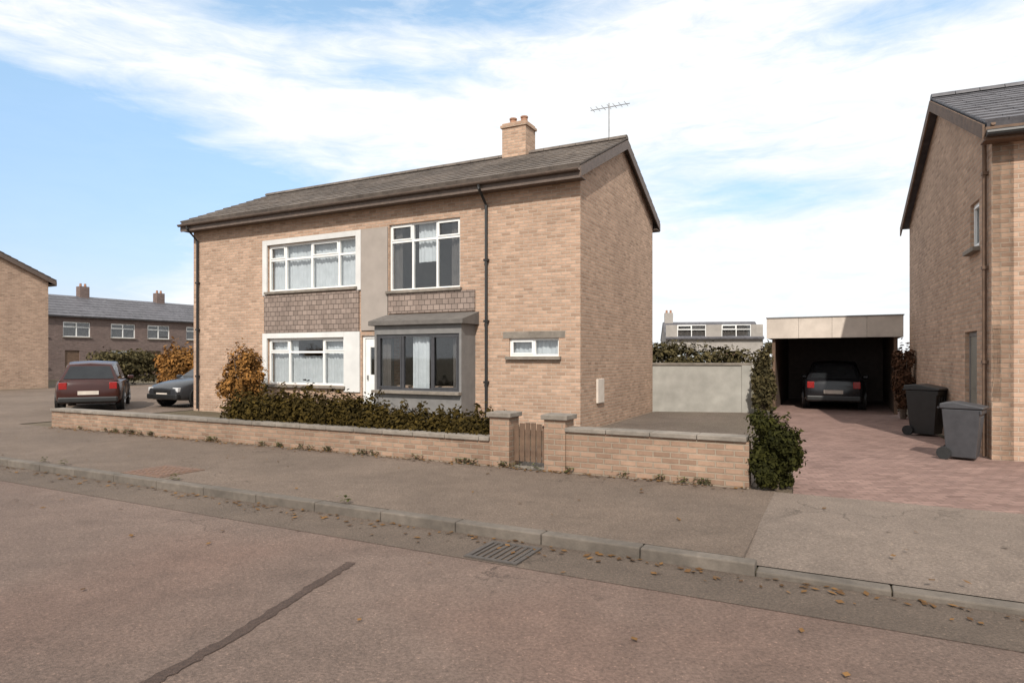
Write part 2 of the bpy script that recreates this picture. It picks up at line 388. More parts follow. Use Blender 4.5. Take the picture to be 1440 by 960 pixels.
    prof = [(-o-.065+.06*math.cos(t), zg+.06*math.sin(t)) for t in [math.pi+math.pi*i/8 for i in range(9)]]
    prof += [(-o-.065+.052*math.cos(t), zg+.052*math.sin(t)) for t in [2*math.pi-math.pi*i/8 for i in range(9)]]
    prism(bm, [(-LEN-.13,a,b) for a,b in prof], (LEN+.26,0,0))
    finish('gutter', bm, 'fascia', h)
    for x in (-2.28, -LEN+.25):
        bm = bmesh.new(); tube(bm, [(x,-o-.06,zg-.06),(x,-o-.06,zg-.14),(x,-.06,zg-.45),(x,-.06,0.05)], .035)
        for z in (1.0,2.4,3.8): bx(bm,x-.055,x+.055,-.1,-.003,z,z+.05)
        finish('downpipe', bm, 'black', h)
    # chimney
    bm = bmesh.new(); cx = -2.95
    bx(bm,cx-.36,cx+.36,DEP/2-.3,DEP/2+.3,RG-.4,RG+.78); bx(bm,cx-.4,cx+.4,DEP/2-.34,DEP/2+.34,RG+.781,RG+.85); bx(bm,cx-.36,cx+.36,DEP/2-.3,DEP/2+.3,RG+.851,RG+.91)
    ch = finish('chimney', bm, 'brown', rf)
    for s in (-.17,.17):
        bm = bmesh.new(); tube(bm, [(cx+s,DEP/2,RG+.91),(cx+s,DEP/2,RG+1.08)], .11, 12, .085); tube(bm, [(cx+s,DEP/2,RG+1.081),(cx+s,DEP/2,RG+1.12)], .105, 12)
        finish('chimney_pot', bm, 'terracotta', ch, smooth=False)
    # aerial on the gable end
    bm = bmesh.new(); ax = -.35
    tube(bm, [(ax,DEP/2,RG+.1),(ax,DEP/2,RG+1.05)], .018, 6); tube(bm, [(ax-.5,DEP/2,RG+.95),(ax+.55,DEP/2,RG+.95)], .01, 6)
    for i in range(7): tube(bm, [(ax-.45+i*.15,DEP/2-.17,RG+.96),(ax-.45+i*.15,DEP/2+.17,RG+.96)], .006, 5)
    finish('aerial', bm, 'metal', rf)
    for z0 in (.55,):
        bm = bmesh.new(); bx(bm,-.002,.05,1.0,1.42,.55,1.1); finish('meter_box', bm, 'cream', h, bevel=.006)
    for x in (-10.9,-1.6): box('air_brick', x-.11,x+.11,-.012,-.002,.18,.33, 'terracotta', h)
    return h
U0, V0 = -4.96, 12.85
make_house(W(U0,V0), 'buff brick two-storey house with white-framed windows, brown tiled roof and chimney')
make_house(W(-37.0,V0), 'tan brick house cut by the left edge, only its gable end showing')

# ------------------------------------------------------------------ ground, road, pavement
FAR = 700
bm = bmesh.new()
def gq(pts): bm.faces.new([bm.verts.new(p) for p in pts])
gq([W(-FAR,-FAR,-.125),W(FAR,-FAR,-.125),W(FAR,5.3,-.125),W(-FAR,5.3,-.125)])
gq([W(-FAR,5.3,-.125),W(FAR,5.3,-.125),W(FAR,5.3,-.075),W(-FAR,5.3,-.075)])
gq([W(-FAR,5.3,-.075),W(FAR,5.3,-.075),W(FAR,6.9,-.075),W(-FAR,6.9,-.075)])
gq([W(-FAR,6.9,-.075),W(FAR,6.9,-.075),W(FAR,6.9,-.02),W(-FAR,6.9,-.02)])
gq([W(-FAR,6.9,-.02),W(FAR,6.9,-.02),W(FAR,FAR,-.02),W(-FAR,FAR,-.02)])
tag(finish('ground', bm, 'earth', weld=True), kind='structure')
sheet('road', quad(-120,120,-3.0,5.27), -.1, 'road')
sheet('road_edge', quad(-120,120,4.62,5.27), -.096, 'gutter')
sheet('pavement', quad(-120,-.7,5.42,8.26), -.004, 'pave'); sheet('pavement', quad(3.4,120,5.42,8.2), -.004, 'pave')
sheet('side_road', quad(-36,-17.6,8.24,90), -.006, 'pave')
sheet('driveway', [W(-.5,8.2),W(2.35,8.2),W(1.9,12.5),W(1.55,20.7),W(1.5,27),W(-1.9,27),W(-1.9,20.7),W(-.8,13)], 0.0, 'paver')
bm = bmesh.new()
prof = [(5.41,-.05),(6.6,-.004),(8.2,0.0)]
for (va,za),(vb,zb) in zip(prof,prof[1:]): gq([W(-.7,va,za),W(3.4,va,za),W(3.4,vb,zb),W(-.7,vb,zb)])
for ue in (-.7,3.4): gq([W(ue,5.41,-.05),W(ue,5.42,-.004),W(ue,6.6,-.004)])
tag(finish('driveway_apron', bm, 'apron', weld=True), kind='structure')
sheet('gravel_yard', quad(-4.9,-1.0,8.52,20.2), -.008, 'gravel')
sheet('front_yard', quad(1.85,12,8.2,13.4), -.003, 'paver')
# kerb stones
bm = bmesh.new(); u = -60
while u < 40:
    drop = -.6 < u < 3.2
    z = -.055 if drop else random.uniform(-.003,.004)
    bx(bm, u+.004, u+.91, 5.272, 5.418, -.2, z); u += .914
kb = tag(finish('kerb', bm, 'kerb', bevel=.012), kind='structure'); kb.rotation_euler = (0,0,TH)
# sealed trench seam across the road, a resurfaced patch
def strip(name, path, wd, z, mat):
    bm = bmesh.new(); prev = None; path = [Vector(p) for p in path]
    n = 60
    for i in range(n+1):
        t = i/n*(len(path)-1); k = min(int(t), len(path)-2); p = path[k].lerp(path[k+1], t-k)
        d = (path[k+1]-path[k]).normalized(); s = Vector((-d.y,d.x))
        w = wd*random.uniform(.8,1.2); j = random.uniform(-.012,.012)
        cur = (bm.verts.new((*(p+s*(w+j)),z)), bm.verts.new((*(p-s*(w-j)),z)))
        if prev: bm.faces.new((prev[0],prev[1],cur[1],cur[0]))
        prev = cur
    return tag(finish(name, bm, mat), kind='structure')
strip('tar_seam', [(-2.6,1.6),(-1.88,3.38),(-1.70,3.84),(-1.515,4.62),(-1.37,5.13),(-1.33,5.3)], .042, -.095, 'bitumen')
# manhole cover on the pavement
p = W(0,0); mh = empty('manhole_cover', (-4.9,9.0,0), TH, 'rusty square manhole cover set in the pavement before the wall', 'manhole cover')
bm = bmesh.new(); bx(bm,-.42,.42,-.34,.34,-.05,.004); finish('frame', bm, 'iron', mh)
bm = bmesh.new(); bx(bm,-.36,.36,-.28,.28,.0045,.009)
for i in range(8):
    for j in range(6): bx(bm,-.32+i*.085,-.28+i*.085,-.25+j*.085,-.22+j*.085,.009,.014)
finish('lid', bm, 'iron', mh)
gp = W(-2.6, 4.9); dg = empty('drain_grate', (gp.x,gp.y,-.094), TH, 'dark iron drain grate at the road edge beside the kerb', 'drain')
bm = bmesh.new()
bx(bm,-.25,.25,-.25,-.21,0,.012); bx(bm,-.25,.25,.21,.25,0,.012); bx(bm,-.25,-.21,-.21,.21,0,.012); bx(bm,.21,.25,-.21,.21,0,.012)
finish('frame', bm, 'castiron', dg)
bm = bmesh.new()
for i in range(7): bx(bm,-.19+i*.06,-.165+i*.06,-.208,.208,0,.01)
finish('bars', bm, 'castiron', dg)

# ------------------------------------------------------------------ garden walls
def garden_wall(u0, u1, hgt, label, cap='conc', v=8.28, th=.22, z=0):
    w = empty('garden_wall', W(u0,v), TH, label, 'wall'); L = u1-u0
    box('brickwork', 0,L,0,th,-.2,hgt,'wallb', w)
    bm = bmesh.new(); x = 0
    while x < L-.05:
        e = min(x+.6, L); j = random.uniform(-.003,.003)
        bx(bm,x+.004,e-.004,-.04,th+.04,hgt+.001,hgt+.06+j); x = e
    finish('coping', bm, cap, w, bevel=.008); return w
garden_wall(-16.2,-4.62,.36,'long low buff brick wall running below the dark hedge')
garden_wall(-3.42,-1.0,.56,'short higher brick wall between timber gate and dark green bush')
def pier(u, label, hgt=.72):
    w = empty('gate_pier', W(u,8.25), TH, label, 'pier')
    box('brickwork', -.16,.16,0,.32,-.2,hgt,'wallb', w)
    bm = bmesh.new(); b = bx(bm,-.2,.2,-.04,.36,hgt+.001,hgt+.07); c = [bm.verts.new((0,.16,hgt+.12))]
    finish('cap', bm, 'conc', w, bevel=.01)
pier(-4.45,'brick pier left of the garden gate, at the hedge end'); pier(-3.57,'brick pier right of the garden gate, joined to the higher wall')
g = empty('garden_gate', W(-4.28,8.38), TH, 'low brown timber gate between two brick piers', 'gate')
for i in range(6): box('board', .01+i*.09,.085+i*.09,0,.022,.08,.60+.05*math.sin(math.pi*(i+.5)/6),'timber', g, bevel=.004)
bm = bmesh.new(); bx(bm,0,.54,.0225,.055,.16,.24); bx(bm,0,.54,.0225,.055,.46,.54); finish('rails', bm, 'timber', g)
sheet('garden_path', [W(-4.28,8.2),W(-3.74,8.2),W(-3.74,12.2),W(-4.28,12.2)], .006, 'conc')

# ------------------------------------------------------------------ foliage
def foliage(name, mat, parent, blobs, n, leaf, core=.0, flat=None, droop=.0, rng=None):
    rng = rng or random
    vs, fs = [], []
    tot = sum(b[3]*b[4]*b[5] for b in blobs)
    for (x,y,z,rx,ry,rz) in blobs:
        cnt = int(n*rx*ry*rz/tot)
        for i in range(cnt):
            d = Vector((rng.gauss(0,1),rng.gauss(0,1),rng.gauss(0,1))).normalized()
            r = rng.uniform(core,1)**.45
            if rng.random() < .06: r *= rng.uniform(1.0,1.28)
            r *= .80+.34*math.sin(d.x*7+z*3+x)*math.sin(d.y*6+d.z*8+y)
            p = Vector((x+d.x*r*rx, y+d.y*r*ry, z+d.z*r*rz))
            if p.z < .02: p.z = rng.uniform(.02,.1)
            nrm = (d+Vector((rng.uniform(-1,1),rng.uniform(-1,1),rng.uniform(-.3,1)))*.9).normalized()
            t = nrm.cross(Vector((rng.uniform(-1,1),rng.uniform(-1,1),rng.uniform(-1,1)))).normalized(); b = nrm.cross(t)
            s = leaf*rng.choice((.5,.7,.9,1.0,1.2,1.5))*rng.uniform(.85,1.15); k = len(vs)
            vs += [p-t*s, p+b*s*.55+nrm*s*.12, p+t*s, p-b*s*.55+nrm*s*.12]; fs.append((k,k+1,k+2,k+3))
    me = bpy.data.meshes.new(name); me.from_pydata(vs,[],fs); me.materials.append(M[mat])
    o = bpy.data.objects.new(name, me); COL.objects.link(o); o.parent = parent; return o
def stems(parent, name, pts, r=.02, mat='bark'):
    bm = bmesh.new()
    for pl in pts: tube(bm, pl, r, 6, r*.35)
    return finish(name, bm, mat, parent)
def shrub(name, loc, w, d, h, leaf, n, mat, label, cat='shrub', group=None, clumps=9, base=.1, rz=0):
    e = empty(name, loc, rz, label, cat, group); rng = random.Random(hash(label) % 1000 + 3)
    rng = random.Random(len(label)*37+int(h*100))
    bl = [(0,0,h*.5,w*.38,d*.38,h*.46)]
    for i in range(clumps):
        a = rng.uniform(0,6.28); zz = rng.uniform(base,.92); q = math.sqrt(max(.1,1-(2*zz-1)**2*.55))
        bl.append((math.cos(a)*w*.3*q, math.sin(a)*d*.3*q, h*zz*.88+.04, w*.2, d*.2, h*.15))
    foliage('foliage', mat, e, bl, n, leaf, .25, rng=rng)
    st = []
    for i in range(7):
        a = i*.9; st.append([(math.cos(a)*.04,math.sin(a)*.04,-.02),(math.cos(a)*w*.12,math.sin(a)*d*.12,h*.4),(math.cos(a)*w*.25,math.sin(a)*d*.25,h*.75)])
    stems(e, 'stem', st, max(.015,h*.012)); return e
# front hedge behind the low wall, taller to the left
hd = empty('hedge', W(-10.6,8.95), TH, 'long dark olive hedge growing along the low front wall, taller at its left', 'hedge')
bl = []
rng = random.Random(5)
x = 0.0
while x < 5.95:
    top = .98 if x < 2.6 else (.98-.22*min(1,(x-2.6)/1.2))
    top *= rng.uniform(.93,1.06)
    bl.append((x, rng.uniform(-.08,.05), top*.52, .36, .50, top*.5)); bl.append((x+.1, -.36, top*.55, .3,.26,top*.33)); x += .24
    if x < 5.6 and rng.random() < .8: bl.append((x+rng.uniform(-.2,.2), rng.uniform(-.3,.2), top+rng.uniform(-.06,.05), .1,.1,.13))
foliage('foliage', 'hedge', hd, bl, 42000, .034, .3, rng=rng)
stems(hd, 'stem', [[(i*.35+.1,0,-.02),(i*.35+rng.uniform(-.1,.3),rng.uniform(-.1,.1),.35),(i*.35+rng.uniform(-.2,.4),rng.uniform(-.2,.2),.75)] for i in range(18)], .018)
shrub('clipped_bush', (3.2,7.82,0), .80,.64,1.0,.026, 13000,'box_leaf','dark green upright bush at the wall end beside the pink drive', clumps=20, base=.0)
shrub('slim_conifer', (7.05,17.9,0), .75,.75,2.15,.05, 5000,'dull','slim olive-brown conifer beside the left post of the carport', cat='conifer', clumps=12)
shrub('autumn_shrub', W(-14.0,11.7), 1.35,1.1,2.1,.042, 8000,'copper','copper-orange autumn shrub before the blank left end of the house', clumps=12)
shrub('beech_hedge', (-13.2,25.2,0), 2.6,1.2,2.4,.06, 9000,'copper','copper beech hedge behind the charcoal car beside the house', cat='hedge', clumps=22, rz=TH)
shrub('rusty_shrub', (10.15,16.6,0), .55,.8,2.1,.045, 5000,'rust_leaf','red-brown climbing shrub against the right house, by the carport post', clumps=10)

# weeds and litter
def scatter(name, mat, spots, size, kind='stuff'):
    vs, fs = [], []
    for p in spots:
        a = random.uniform(0,6.28); s = size*random.uniform(.6,1.4); t = Vector((math.cos(a),math.sin(a),random.uniform(-.1,.3)))*s
        b = Vector((-math.sin(a),math.cos(a),random.uniform(-.1,.3)))*s*.6; k = len(vs)
        vs += [p-t,p+b,p+t,p-b]; fs.append((k,k+1,k+2,k+3))
    me = bpy.data.meshes.new(name); me.from_pydata(vs,[],fs); me.materials.append(M[mat])
    o = bpy.data.objects.new(name, me); COL.objects.link(o); return tag(o, kind=kind)
sp = []
for i in range(700):
    u = random.uniform(-16,-1); sp.append(W(u, 8.27-abs(random.gauss(0,.10))-.01, .018))
for i in range(500): sp.append(W(random.uniform(-20,2), 5.25-abs(random.gauss(0,.16)), -.08))
for i in range(160): sp.append(W(random.uniform(-16,6), random.uniform(1.5,8.1), .018 if False else 0.0))
sp = [p if True else p for p in sp]
fixed = []
for p in sp:
    v = ST*-1*p.x + CT*p.y
    fixed.append(Vector((p.x,p.y,-.082 if v < 5.27 else (.012 if v > 5.42 else .02))))
L = tag(scatter('fallen_leaves', 'litter', fixed, .028), 'brown fallen leaves gathered along kerb and wall foot', 'leaves')
wd = []
for i in range(46):
    u = random.uniform(-16,-1.1); v = 8.26 if random.random() < .75 else 5.425
    for k in range(26): wd.append(W(u+random.gauss(0,.05), v-abs(random.gauss(0,.025)), random.uniform(.01,.09)))
tag(scatter('weeds', 'weed', wd, .022), 'small weeds sprouting along the foot of the wall', 'weeds')

# ------------------------------------------------------------------ pale garden wall behind and hedge over it
pw = empty('rendered_wall', (3.9,19.0,0), R(-8), 'pale grey rendered wall behind the house gable', 'wall')
box('render', 0,3.05,0,.18,-.1,1.36,'pale', pw); box('coping', -.03,3.08,-.04,.22,1.361,1.43,'conc', pw, bevel=.01)
box('pier', 2.8,3.06,-.05,-.002,-.1,1.36,'pale', pw)
shrub('back_hedge', (5.75,20.4,0), 5.2,1.3,2.3,.06, 12000,'dull','dull green hedge rising behind the pale rendered wall', cat='hedge', clumps=20)

# ------------------------------------------------------------------ carport with a dark car
cp = empty('carport', W(-1.85,20.8), TH, 'flat-roofed carport with pale fascia at the end of the pink drive', 'carport')
box('roof', -.1,3.35,-.1,6.0,2.56,2.72,'lead', cp)
bm = bmesh.new(); [bx(bm,-.14+k*.8825,-.14+(k+1)*.8825-.007,-.135,-.102,2.16+.002*k,2.755) for k in range(4)]; bx(bm,-.14,-.102,-.1,6.0,2.16,2.76); bx(bm,3.352,3.39,-.1,6.0,2.16,2.76); finish('fascia', bm, 'cream', cp)
bm = bmesh.new(); bx(bm,-.16,3.41,-.16,6.02,2.762,2.79); finish('roof_trim', bm, 'lead', cp)
for x in (.0,3.17): box('post', x,x+.09,0,.09,-.1,2.555,'timber', cp)
for nm,(x0,x1,y0,y1) in dict(a=(0,.06,.088,5.9),b=(3.2,3.26,.088,5.9),c=(-.03,3.29,5.901,5.96)).items():
    box('side_panel', x0,x1,y0,y1,-.1,2.55,'fascia', cp)

def car(name, loc, rz, paint, label, group=None):       # local x along the car, front at +x
    c = empty(name, loc, rz, label, 'car', group)
    hw = .87
    # stations: x, half width, bottom, shoulder, top at the centre
    st = [(-2.08,.70,.36,.72,.78),(-2.02,.78,.26,.84,.92),(-1.75,.84,.22,.90,.96),(-1.3,hw,.2,.91,.96),(-.4,hw,.19,.90,.94),(.5,hw,.19,.88,.93),(.95,.86,.2,.86,.93),(1.5,.84,.22,.78,.86),(1.9,.77,.24,.68,.75),(2.06,.66,.32,.58,.62)]
    bm = bmesh.new(); rings = []
    for x,w,zb,zs,zt in st:
        half = [(0,zb),(w*.88,zb),(w*.98,zb+.12),(w,(zb+zs)/2+.05),(w*.975,zs-.03),(w*.9,zs+.015),(w*.5,zt-.01),(0,zt)]
        pts = half + [(-a,b) for a,b in half[-2:0:-1]]
        rings.append([bm.verts.new((x,a,b)) for a,b in pts])
    n = len(rings[0])
    for a,b in zip(rings,rings[1:]):
        for k in range(n): bm.faces.new((a[k],a[(k+1)%n],b[(k+1)%n],b[k]))
    bm.faces.new(rings[0]); bm.faces.new(rings[-1][::-1])
    # cabin
    lo = [(-1.92,.74),(-1.2,.8),(.2,.8),(.98,.70)]; hi = [(-1.5,.54),(-1.0,.6),(-.1,.6),(.28,.52)]
    zr = [1.38,1.45,1.46,1.40]
    low = [bm.verts.new((x,s*w,.9)) for s in (-1,1) for x,w in lo]; top = [bm.verts.new((x,s*w,z)) for s in (-1,1) for (x,w),z in zip(hi,zr)]
    mid = [bm.verts.new((x,0,z+.035)) for (x,w),z in zip(hi,zr)]
    for o in (0,4):
        for k in range(3): bm.faces.new((low[o+k],low[o+k+1],top[o+k+1],top[o+k])); bm.faces.new((top[o+k],top[o+k+1],mid[k+1],mid[k]))
    bm.faces.new((low[0],low[4],top[4],mid[0],top[0])); bm.faces.new((low[3],low[7],top[7],mid[3],top[3]))
    body = finish('body', bm, paint, c, smooth=False, bevel=.03)
    body.data.polygons.foreach_set('use_smooth',[True]*len(body.data.polygons))
    def pane(nm, pts, off, mat='carglass', sh=.0):
        cc = sum((Vector(p) for p in pts), Vector())/len(pts)
        bm = bmesh.new(); prism(bm, [Vector(p).lerp(cc,sh) for p in pts], off); return finish(nm, bm, mat, c)
    L = lambda i,s: Vector((lo[i][0], s*lo[i][1], .9)); H = lambda i,s: Vector((hi[i][0], s*hi[i][1], zr[i]))
    def lerp(a,b,t): return a.lerp(b,t)
    for s in (-1,1):
        for k in range(3):
            a,b,cc_,d = L(k,s),L(k+1,s),H(k+1,s),H(k,s)
            pane('side_window', [lerp(a,d,.1).lerp(lerp(b,cc_,.1),.06), lerp(b,cc_,.1).lerp(lerp(a,d,.1),.04), lerp(b,cc_,.86).lerp(lerp(a,d,.86),.04), lerp(a,d,.86).lerp(lerp(b,cc_,.86),.06)], (0,s*.008,.003))
    for nm,i,dx in (('rear_window',0,-.01),('windscreen',3,.01)):
        a,b,cc_,d = L(i,-1),L(i,1),H(i,1),H(i,-1)
        pane(nm, [lerp(a,d,.12).lerp(b,.06),lerp(b,cc_,.12).lerp(a,.06),lerp(b,cc_,.88).lerp(d,.06),lerp(a,d,.88).lerp(cc_,.06)], (dx,0,.006))
    for x in (-1.28,1.32):
        for s in (-1,1):
            w = bpy.data.objects.new('wheel', None); COL.objects.link(w); w.parent = c; w.location = (x, s*.76, .31)
            bm = bmesh.new(); tube(bm, [(0,-.1,0),(0,-.085,0)], .28, 24, .31); tube(bm, [(0,-.085,0),(0,.085,0)], .312, 24); tube(bm, [(0,.085,0),(0,.11,0)], .30, 24, .26)
            finish('tyre', bm, 'tyre', w)
            bm = bmesh.new(); yy = s*.113
            for k in range(5):
                a = k*1.2566; tube(bm, [(0,yy,0),(math.cos(a)*.19,yy,math.sin(a)*.19)], .03, 5)
            tube(bm, [(0,yy-.006*s,0),(0,yy+.004*s,0)], .2, 20); finish('rim', bm, 'metal', w)
    for s in (-1,1):
        bm = bmesh.new(); bx(bm,1.86,2.035,s*.6-.13,s*.6+.13,.5,.64); finish('headlight', bm, 'lamp', c, bevel=.02)
        bm = bmesh.new(); bx(bm,-2.085,-1.98,s*.62-.1,s*.62+.1,.66,.86); finish('tail_light', bm, 'lens', c, bevel=.015)
        bm = bmesh.new(); bx(bm,.72,.86,s*.93-.09,s*.93+.09,.88,1.0); finish('mirror', bm, paint, c, bevel=.03)
    box('number_plate', -2.1,-2.078,-.26,.26,.5,.61,'cream', c); box('number_plate', 2.055,2.078,-.26,.26,.36,.47,'cream', c)
    for x0,x1 in ((-2.11,-1.95),(1.93,2.09)):
        bm = bmesh.new(); bx(bm,x0,x1,-.74,.74,.27,.44); finish('bumper', bm, 'black', c, bevel=.04)
    for s in (-1,1):
        for xa,xb in ((-.98,.0),(.04,.94)):
            bm = bmesh.new(); y = s*.868
            for a,b_,q,t in ((xa,xa+.012,.3,.84),(xb-.012,xb,.3,.84),(xa+.013,xb-.013,.3,.312)): bx(bm,a,b_,y-.012,y+.012,q,t)
            d = finish('door_seam', bm, 'black', c)
            bm = bmesh.new(); bx(bm,xa+.08,xa+.24,s*.885-.012,s*.885+.012,.76,.79); finish('door_handle', bm, paint, c, bevel=.006)
        for x in (-1.28,1.32):
            bm = bmesh.new(); tube(bm, [(x,s*.80,.33),(x,s*.872,.33)], .37, 24); finish('wheel_arch', bm, 'black', c)
    bm = bmesh.new(); bx(bm,1.98,2.062,-.42,.42,.44,.56); finish('grille', bm, 'black', c)
    return c
p = W(-.2,23.6); car('parked_car', (p.x,p.y,0), TH+R(90), 'paint', 'black car parked inside the carport')
p = W(-19.1,15.0); car('parked_car', (p.x,p.y,0), TH-R(90), 'darkpaint', 'charcoal car parked close beside the left end of the house')
car('parked_car', (-13.4,20.6,0), R(118), 'redpaint', 'dark maroon car parked at the far left of the side road')

# ------------------------------------------------------------------ house on the right
RT = R(-24.0)
rh = empty('brick_house', (7.5,10.0,0), RT, 'brown brick house at the right edge with its shaded gable towards the drive', 'house')
GW, RL, RE, RR = 8.0, 9.0, 5.25, 7.05
bm = bmesh.new()
wall_holes(bm, 0,RL, -.3,RE, 0,.28, [(1.4,3.6,.9,2.1),(1.4,3.6,3.4,4.6)])
wall_holes(bm, 0,RL, -.3,RE, GW-.28,GW, [])
finish('wall', bm, 'buff', rh)
# gable wall towards the drive, with openings for a small window and the side door
bm = bmesh.new(); wall_holes(bm, -GW+.0,0, -.3,RE, 0,.28, [(-1.35,-.75,3.45,4.25),(-1.75,-.9,.05,2.05)])
bmesh.ops.transform(bm, matrix=Matrix(((0,1,0,0),(-1,0,0,0),(0,0,1,0),(0,0,0,1))), verts=bm.verts)
for v in bm.verts: v.co.x = v.co.x-.003
prism(bm, [(-.003,0,RE),(-.003,GW,RE),(-.003,GW/2,RR-.12)], (.28,0,0))
finish('gable_wall', bm, 'brown', rh); bm = bmesh.new()
prism(bm, [(RL-.28,.29,-.3),(RL-.28,GW-.29,-.3),(RL-.28,GW-.29,RE),(RL-.28,GW/2,RR-.3),(RL-.28,.29,RE)], (.28,0,0))
finish('gable_wall', bm, 'brown', rh)
bm = bmesh.new(); bx(bm,.3,RL-.3,.3,GW-.3,2.5,2.7); bx(bm,1.8,1.9,.3,GW-.3,0,2.49); bx(bm,1.8,1.9,.3,GW-.3,2.71,RE); finish('interior', bm, 'room', rh)
window(rh,1.4,3.6,.9,2.1,.06,[1,1,1],.7,hang=[('curtain',0,1,0,1)]); window(rh,1.4,3.6,3.4,4.6,.06,[1,1,1],.7,hang=[('curtain',0,1,0,1)])
# small side window and door, on the gable
def rot_into(o, x, y):                                      # turn a part built on the front onto the gable
    o.rotation_euler = (0,0,R(-90)); o.location = (x,y,0)
w = window(rh, -1.35,-.75,3.45,4.25,.05,[1],None,hang=[('curtain',0,1,0,1)]); rot_into(w,0,0)
bm = bmesh.new(); bx(bm,-1.74,-1.67,.06,.13,.05,2.04); bx(bm,-.98,-.91,.06,.13,.05,2.04); bx(bm,-1.67,-.98,.06,.13,1.97,2.04)
dd = finish('door', bm, 'greyp', rh); rot_into(dd,0,0)
olive = plain('olive_door_paint', (.19,.175,.14), (.15,.14,.115), 4, .55); M['olive'] = olive
bm = bmesh.new(); bx(bm,-1.668,-.982,.07,.12,.06,1.968); bx(bm,-1.56,-1.09,.062,.0695,.25,.85); bx(bm,-1.56,-1.09,.062,.0695,1.05,1.8); finish('door_leaf', bm, 'olive', dd, bevel=.004)
box('handle', -1.04,-1.0,.02,.0695,1.0,1.1,'metal', dd)
bm = bmesh.new(); o=.3; k=(RR-RE)/(GW/2)
tiled_slope(bm,-.16,RL+.16,-o,RE-o*k+.07,GW/2,RR+.07,13); tiled_slope(bm,-.16,RL+.16,GW+o,RE-o*k+.07,GW/2,RR+.07,13)
rf = finish('roof', bm, 'slate', rh)
bm = bmesh.new(); half_round(bm,-.16,RL+.16,GW/2,RR+.07,.13,22); finish('ridge_tiles', bm, 'slate', rf)
bm = bmesh.new(); bx(bm,RL-2.2,RL-1.3,GW/2-.3,GW/2+.3,RR-.4,RR+1.1); finish('chimney', bm, 'brown', rf)
bm = bmesh.new()
for ya,yb in ((-o,GW/2),(GW+o,GW/2)): prism(bm, [(-.19,ya,RE-o*k-.18),(-.19,yb,RR-.18),(-.19,yb,RR+.04),(-.19,ya,RE-o*k+.04)], (.03,0,0))
finish('bargeboard', bm, 'timber', rh)
bm = bmesh.new(); bx(bm,-.15,RL+.15,-o,-o+.025,RE-o*k-.2,RE-o*k+.0); bx(bm,-.15,RL+.15,-o+.025,-.003,RE-o*k-.19,RE-o*k-.17); finish('fascia', bm, 'timber', rh)
bm = bmesh.new(); tube(bm, [(-.15,-o-.06,RE-.25),(RL+.15,-o-.06,RE-.25)], .055, 10); finish('gutter', bm, 'black', rh)
bm = bmesh.new(); tube(bm, [(-.05,.22,0.02),(-.05,.22,5.0),(-.05,-.3,5.16)], .032, 10)
for z in (1.5,3.0,4.5): bx(bm,-.085,-.004,.17,.27,z,z+.05)
finish('downpipe', bm, 'timber', rh)

def wheelie_bin(loc, rz, mat, label, s=1.0):
    b = empty('wheelie_bin', loc, rz, label, 'bin')
    bm = bmesh.new(); lo_ = [(-.2,-.2),(.2,-.2),(.2,.24),(-.2,.24)]; hi_ = [(-.28,-.28),(.28,-.28),(.28,.3),(-.28,.3)]
    a = [bm.verts.new((x*s,y*s,.04)) for x,y in lo_]; c = [bm.verts.new((x*s,y*s,.92*s)) for x,y in hi_]
    bm.faces.new(a[::-1]); bm.faces.new(c)
    for k in range(4): bm.faces.new((a[k],a[(k+1)%4],c[(k+1)%4],c[k]))
    bx(bm,-.295*s,.295*s,-.3*s,-.27*s,.84*s,.915*s)
    for k in (-.13,0,.13): prism(bm, [((k-.012)*s,-.207*s,.12),((k+.012)*s,-.207*s,.12),((k+.014)*s,-.281*s,.80*s),((k-.014)*s,-.281*s,.80*s)], (0,.02,0))
    finish('body', bm, mat, b, bevel=.02)
    bm = bmesh.new(); prism(bm, [(-.3*s,-.33*s,.93*s),(-.3*s,.33*s,.93*s),(-.3*s,.33*s,1.02*s),(-.3*s,.1*s,1.05*s),(-.3*s,-.33*s,.97*s)], (.6*s,0,0)); finish('lid', bm, mat, b, bevel=.015)
    bm = bmesh.new(); tube(bm, [(-.22*s,.36*s,.94*s),(.22*s,.36*s,.94*s)], .018, 8); finish('handle', bm, mat, b)
    for x in (-.24,.24):
        bm = bmesh.new(); tube(bm, [(x*s-.03,.27*s,.1),(x*s+.03,.27*s,.1)], .1, 16); finish('wheel', bm, 'tyre', b)
wheelie_bin((8.5,13.1,0), RT+R(60), 'black', 'tall black wheelie bin farther along the shaded gable wall')
wheelie_bin((7.1,10.05,0), RT+R(70), 'grey', 'grey wheelie bin at the near corner of the right house', .86)

